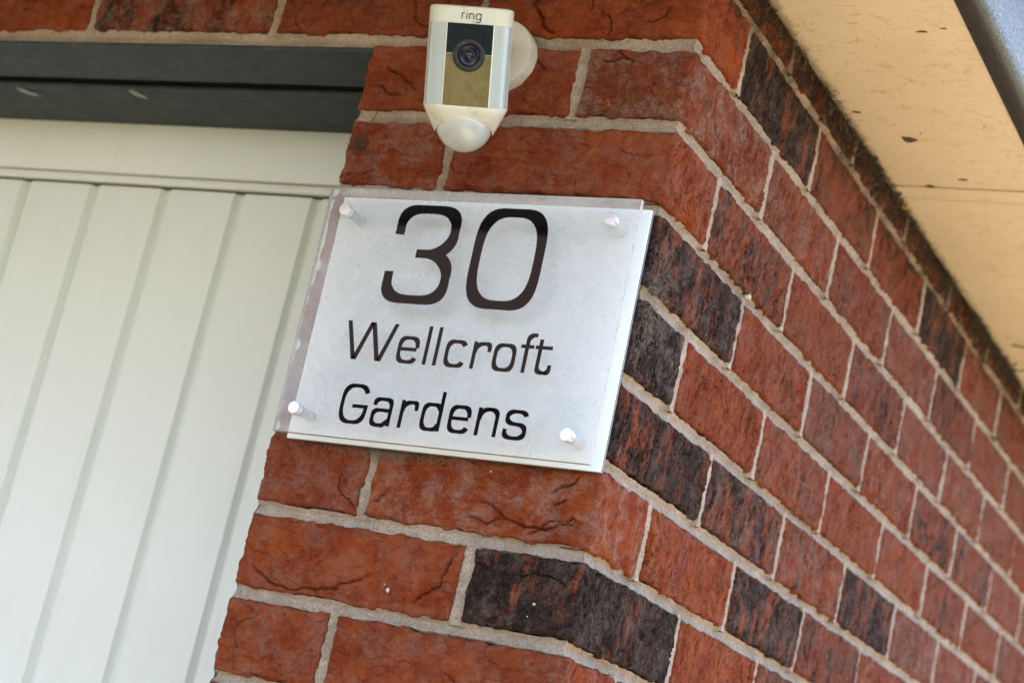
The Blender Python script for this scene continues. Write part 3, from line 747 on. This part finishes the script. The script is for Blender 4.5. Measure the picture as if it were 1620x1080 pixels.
# ------------------------------------------------------------------ security camera
CX, CY, CZv = Vector((.8801, .4497, .1526)), Vector((.04, -.3905, .9197)), Vector((.4732, -.8033, -.3616))
FC = Vector((-.1494, -.1151, .4549))
camdev = bpy.data.objects.new('security_camera', None); COL.objects.link(camdev); camdev.empty_display_size = .05
MM = Matrix.Identity(4)
for i, v in enumerate((CX, CY, CZv)): MM[0][i], MM[1][i], MM[2][i] = v.normalized()
MM.translation = FC; camdev.matrix_world = MM
tag(camdev, 'aged white outdoor security camera with gold mesh grille above the house sign', 'security camera')
def sub2(g, name, mat, parent=camdev, auto=None, smooth=False): return g.build(name, mat, parent, auto=auto, smooth=smooth)
HX, HZ = .0355, .031        # half width; half depth
def fz(x, hx=HX, hz=HZ, n=4.2): return hz * (max(0, 1 - abs(x / hx) ** n)) ** (1 / n)
def section(hx, hz, y, n=4.2, k=72, zc=-HZ):
    out = []
    for t in np.linspace(0, 2 * math.pi, k, endpoint=False):
        c, s = math.cos(t), math.sin(t)
        out.append((hx * math.copysign(abs(c) ** (2 / n), c), y, zc + hz * math.copysign(abs(s) ** (2 / n), s)))
    return out
bd = Geo(); top, bot = .0415, -.0415
rings = [section(.012, .010, top + .0006), section(HX - .004, HZ - .004, top + .0005), section(HX - .0008, HZ - .0008, top - .0002), section(HX, HZ, top - .0015), section(HX, HZ, bot + .001), section(HX + .0003, HZ + .0003, bot)]
for f in (.15, .5, .85, 1.0):
    n_ = 4.2 - 1.9 * f; sc_ = 1 - .30 * f
    R_s = section(HX * sc_, HZ * (1 - .22 * f), bot - .001 - .0215 * f, n_)
    # the front lip is arched up over the sensor
    R_s = [(x, y + f * (.0100 * math.sqrt(max(0, 1 - (x / .0245) ** 2)) if z > -HZ else 0), z) for x, y, z in R_s]
    rings.append(R_s)
bd.grid(np.array(rings)[::-1], close_v=True)
sub2(bd, 'body', M['cream_plastic'], auto=50)
def patch(x0, x1, y0, y1, off, name, mat, rim=.0004, k=14):
    xs = np.linspace(x0, x1, k); g = Geo()
    P = []
    for x in xs:
        z = fz(x) - HZ
        P.append([(x, y0, z + off - .0012), (x, y0 + rim, z + off), (x, y1 - rim, z + off), (x, y1, z + off - .0012)])
    P = [[(a, b, c - .0012) for a, b, c in P[0]]] + P + [[(a, b, c - .0012) for a, b, c in P[-1]]]
    g.grid(np.array(P)[:, ::1]); return sub2(g, name, mat, auto=35)
PT, PB = .0276, -.0408
patch(-.0340, -.0200, PB, PT, .0007, 'light_panel', M['led_panel'])
patch(.0202, .0342, PB, PT, .0007, 'light_panel', M['led_panel'])
patch(-.0190, .0192, .0026, PT, .0009, 'glass_window', M['face_glass'])
patch(-.0190, .0192, PB, .0024, .0008, 'speaker_grille', M['grille'])
patch(-.0198, -.0191, PB, PT, .0013, 'trim_strip', M['cap'], k=4); patch(.0193, .0201, PB, PT, .0013, 'trim_strip', M['cap'], k=4)
ln = Geo(); LT = Matrix.Translation((.0003, .0016, 0))
ln.lathe([(.0137, -.001), (.0137, .0016), (.0131, .0022), (.0124, .0022)], LT); lens = sub2(ln, 'lens', M['lens_black'], auto=40)
r1 = Geo(); r1.lathe([(.0124, .0020), (.0122, .0030), (.0112, .0033), (.0096, .0026), (.0094, .0018)], LT); sub2(r1, 'lens_ring', M['lens_ring'], lens, auto=40)
r2 = Geo(); r2.lathe([(.0094, .0016), (.0080, .0024), (.0062, .0020), (.0050, .0014)], LT); sub2(r2, 'lens_barrel', M['lens_blue'], lens, auto=40)
r4 = Geo(); r4.lathe([(.0050, .0018), (.0040, .0024), (.0034, .0016)], LT); sub2(r4, 'inner_ring', M['lens_ring'], lens, auto=30)
r3 = Geo(); r3.lathe([(.0036, .0014), (.0026, .0023), (.0012, .0027), (.00001, .0028)], LT); sub2(r3, 'lens_glass', M['lens_front'], lens, smooth=True)
dm = Geo(); dm.lathe([(.0243 * math.cos(a), -.0243 * math.sin(a)) for a in np.linspace(-.35, math.pi / 2 - .001, 18)], Matrix.Translation((0, bot - .0145, -HZ + .0035)) @ Matrix.Rotation(math.radians(-90), 4, 'X') @ Matrix.Scale(1, 4), 56)
# the lathe's axis turned so that the dome hangs from the body
dmo = sub2(dm, 'sensor_dome', M['dome'], smooth=True)
# word on the forehead
def logo():
    z = fz(0) - HZ + .0004; Z0_, Z1_ = z, z + .00025; w = .00062
    sc_ = 1.0
    for paths in ([[(-.0076, .0362), (-.0076, .0312)], [(-.0076, .0345)] + sarc(-.0058, .0344, .0018, .0017, 170, 85, 2.2, 8)],
                  [[(-.0036, .0361), (-.0036, .0312)]], [[(-.0036, .0376), (-.0036, .0382)]],
                  [[(-.0014, .0361), (-.0014, .0312)], [(-.0014, .0340)] + sarc(.0004, .0341, .0018, .0018, 180, 0, 2.4, 12) + [(.0022, .0312)]],
                  [sarc(.0062, .0337, .0020, .0024, 0, 360, 2.4, 28), [(.0082, .0361), (.0082, .0309)] + sarc(.0062, .0308, .0020, .0019, 0, -150, 2.4, 12)]):
        g = Geo()
        for i, q in enumerate(paths): ribbon(g, q, w, Z0_, Z1_ + .00002 * i)
        sub2(g, 'letter', M['ink'])
logo()
# ball arm and wall disc (in world space, parented to the device)
inv = MM.inverted()
def wsub(g, name, mat, auto=None, smooth=False):
    V = np.concatenate(g.V); A = np.array(inv); g.V = [V @ A[:3, :3].T + A[:3, 3]]
    return sub2(g, name, mat, auto=auto, smooth=smooth)
DC = Vector((-.1835, 0, .5066))
dt = Matrix.Translation(DC) @ Matrix.Rotation(math.radians(90), 4, 'X')
d_ = Geo(); d_.lathe([(.0335, .001), (.0338, .0125), (.0330, .0150), (.0305, .0162), (.012, .0172), (.0001, .0175)], dt, 64); wsub(d_, 'wall_disc', M['mount_plastic'], auto=40)
bk = FC + CZv * (-.058) + CY * .012
arm = Geo(); arm.tube([DC + Vector((0, -.014, 0)), DC + Vector((0, -.028, -.002)), bk + Vector((-.002, .012, .004)), bk], [.0125, .0115, .013, .014], 24); wsub(arm, 'ball_arm', M['mount_plastic'], auto=50)

# ------------------------------------------------------------------ dirt, webs, leaf scraps
def lump(name, loc, size, seed, mat, normal_axis=2, flat=.35):
    g = Geo(); a = np.linspace(0, 2 * math.pi, 22, endpoint=False); b = np.linspace(0, math.pi, 10)
    B_, A_ = np.meshgrid(b, a, indexing='ij')
    D = np.stack([np.sin(B_) * np.cos(A_), np.sin(B_) * np.sin(A_), np.cos(B_)], -1)
    q = random.Random(seed); S3 = np.array(size)
    for k in range(7 if max(size) > .004 else 3):
        R = 1 + .5 * fbm(D * 2.3 + seed + k, seed, 3, .7)[..., None]
        off = np.array([q.uniform(-.75, .75), q.uniform(-.75, .75), 0]) * S3
        g.grid(D * R * S3 * q.uniform(.28, .55) + off, close_v=True)
    for k in range(10):
        p = Vector((q.uniform(-.8, .8) * size[0], q.uniform(-.8, .8) * size[1], 0)); a = q.uniform(0, 6.3); L = max(size) * q.uniform(.3, .8)
        g.tube([p, p + Vector((math.cos(a), math.sin(a), -.1)) * L * .5, p + Vector((math.cos(a + .5), math.sin(a + .5), -.1)) * L], .00018, 3)
    o = g.build(name, mat, None, smooth=False); o.location = loc; return o
SP = [((.0543, .4463), (.0085, .0055, .0018), 'dark ragged dirt clump on the cream soffit, largest of the marks'), ((.0718, .4300), (.0012, .0012, .0009), 'tiny round dirt speck beside the largest soffit clump'),
      ((.0159, .3805), (.0042, .0014, .0012), 'small dark rod of dirt on the soffit near the brick wall'), ((.0459, .5809), (.0060, .0075, .0016), 'brown mushroom shaped dirt patch on the soffit seam'),
      ((.0885, .5520), (.0052, .0020, .0012), 'dark sliver of dirt just above the soffit seam'), ((.0174, .6089), (.0055, .0024, .0012), 'dark hooked dirt crumb below the soffit seam by the wall'),
      ((.1171, .5844), (.0030, .0022, .0012), 'dirt speck at the right end of the soffit seam, upper of two'), ((.1157, .6047), (.0024, .0018, .0010), 'dirt speck at the right end of the soffit seam, lower of two'),
      ((.1311, .1935), (.0055, .0012, .0010), 'thin brown sliver of dirt on the soffit near the gutter, left of two'), ((.1523, .1865), (.0035, .0010, .0009), 'thin brown sliver of dirt on the soffit near the gutter, right of two')]
for i, ((x, y), sz, lab) in enumerate(SP):
    tag(lump('dirt_clump', (x, y, SOF - sz[2] * .3), sz, 30 + i, M['dirt']), lab, 'dirt', 'dirt stuck to the soffit')
tag(lump('leaf_scrap', (.006, .6295, SOF - .006), (.004, .0030, .006), 77, M['leaf']), 'pale dry leaf scrap caught where soffit meets brick wall', 'leaf')

def fibres(name, spec, mat, label, cat, seed, r=.00022):
    q = random.Random(seed); g = Geo()
    for p0, dirv, L, curl in spec(q):
        p0 = Vector(p0); d = Vector(dirv).normalized(); pts = [p0]; n = 6
        for _ in range(n):
            d = (d + Vector([q.uniform(-curl, curl) for _ in range(3)])).normalized(); pts.append(pts[-1] + d * L / n)
        g.tube(pts if not (r > .0002 and q.random() < .07) else pts[:3], r * q.uniform(.5, 1.3) * (4.5 if r > .0002 and q.random() < .06 else 1), 3, False)
    return tag(g.build(name, mat), label, cat, None, 'stuff')
def eave(q):
    cl = [(q.uniform(0, 1.7), q.uniform(.3, 1.0)) for _ in range(48)]
    for _ in range(3400):
        cy, cs = q.choice(cl); y = abs(q.gauss(cy, .022)); dx = abs(q.gauss(0, .0035 * cs)); dz = abs(q.gauss(0, .016 * cs))
        p = (.001 + dx, y, SOF - .001 - dz * (1 if q.random() < .8 else 2))
        yield p, (q.uniform(-.2, .35), q.uniform(-1, 1), q.uniform(-1, .0)), q.uniform(.003, .014), .6
fibres('eave_cobweb', eave, M['web_dark'], 'grimy cobweb matted along the top of the brick wall under the soffit', 'cobweb', 3, .00030)
def under(q):
    for _ in range(420):
        x = -.154 + q.gauss(-.055, .040); x = min(max(x, -.29), -.01)
        yield (x, q.uniform(-.004, -.001), .1385 + q.uniform(-.002, .002)), (q.uniform(-.8, .8), q.uniform(-.3, .1), q.uniform(-1, .1)), q.uniform(.004, .017), .5
fibres('sign_cobweb', under, M['web'], 'fine dusty cobweb hanging under the lower edge of the sign', 'cobweb', 4, .00011)
def sideweb(q):
    for _ in range(300):
        yield (.0015, q.uniform(.0, .035), q.gauss(.30, .022)), (.15, q.uniform(-.5, .8), q.uniform(-1, 1)), q.uniform(.006, .02), .45
fibres('corner_cobweb', sideweb, M['web'], 'pale cobweb on the dark brick just right of the sign', 'cobweb', 5, .00010)
wb = Geo(); wb.tube([(-.2995, -.002, .452), (-.3035, -.003, .441), (-.3075, -.003, .429), (-.3060, -.003, .419), (-.296, -.003, .409), (-.287, -.002, .400)], .0005, 5)
q = random.Random(8)
for _ in range(90):
    p = Vector((-.3105 + q.gauss(0, .0028), -.003 - abs(q.gauss(0, .0015)), .4185 + q.gauss(0, .004)))
    wb.tube([p, p + Vector((q.uniform(-.004, .004), q.uniform(-.002, .001), q.uniform(-.005, .005)))], .00035, 3)
tag(wb.build('spider_nest', M['web_dark']), 'small grey spider nest on a thread left of the camera', 'cobweb')
for i, (P0, lab) in enumerate((([(.0246, 1.14, SOF), (.045, 1.13, SOF - .006), (.07, 1.12, SOF - .003)], 'upper dusty web strand hanging from the far soffit'), ([(-.0, 1.24, SOF - .004), (.02, 1.235, SOF - .008), (.045, 1.22, SOF - .002)], 'lower dusty web strand hanging from the far soffit'))):
    g = Geo(); g.tube([P0[0], tuple((a + b) / 2 for a, b in zip(P0[0], P0[1])), P0[1], P0[2]], .0011, 5); tag(g.build('web_strand', M['web_dark']), lab, 'cobweb', 'dusty web strands on the far soffit')

# ------------------------------------------------------------------ across the drive: what the acrylic and the lens mirror
nb = empty('neighbour_house', (-9, -13, GZ), 'red brick house with tiled roof across the drive behind the viewer', 'house')
for name, geo, mt in (('wall', Geo().box(-14.5, -5.0, -16, -11.0, GZ, 2.9), 'brickwork'),
                      ('roof', Geo().add([(-14.9, -16.4, 2.91), (-4.6, -16.4, 2.91), (-4.6, -10.6, 2.91), (-14.9, -10.6, 2.91), (-14.9, -13.5, 5.3), (-4.6, -13.5, 5.3)], [(0, 1, 5, 4), (2, 3, 4, 5), (3, 0, 4), (1, 2, 5), (3, 2, 1, 0)]), 'tile'),
                      ('door', Geo().box(-9.6, -8.7, -11.0, -10.96, GZ, .3), 'white')):
    sub(geo.build(name, M[mt], nb), nb)
for x in (-13.2, -11.4, -7.6, -6.2):
    for z in (-.8, 1.5):
        f = sub(Geo().box(x - .55, x + .55, -11.0, -10.95, z - .55, z + .55).build('window', M['white'], nb), nb)
        p_ = Geo().box(x - .47, x - .03, -10.96, -10.94, z - .47, z + .47).box(x + .03, x + .47, -10.96, -10.94, z - .47, z + .47).build('pane', M['pane'], f); 

# added fence, out of view, put in to shade the side wall from low sky
M['fence'] = simple('added_fence_brown', (.12, .085, .055), .9, dirt=(8, .4, (.07, .06, .045)))
fe = empty('added_shade_fence', (2.6, 1.5, GZ), 'added brown board fence out of view, shading the brick side wall', 'fence')
for k in range(5):
    y0 = -1.6 + k * 1.83
    sub(Geo().box(2.56, 2.66, y0 - .05, y0 + .05, GZ, GZ + 2.05).build('post', M['fence'], fe), fe)
    for j in range(12):
        ya = y0 + .055 + j * .1435
        sub(Geo().box(2.585 + .006 * (j % 2), 2.603 + .006 * (j % 2), ya, ya + .1475, GZ + .05, GZ + 1.95).build('board', M['fence'], fe), fe)
sub(Geo().box(2.56, 2.66, 7.50, 7.60, GZ, GZ + 2.05).build('post', M['fence'], fe), fe)
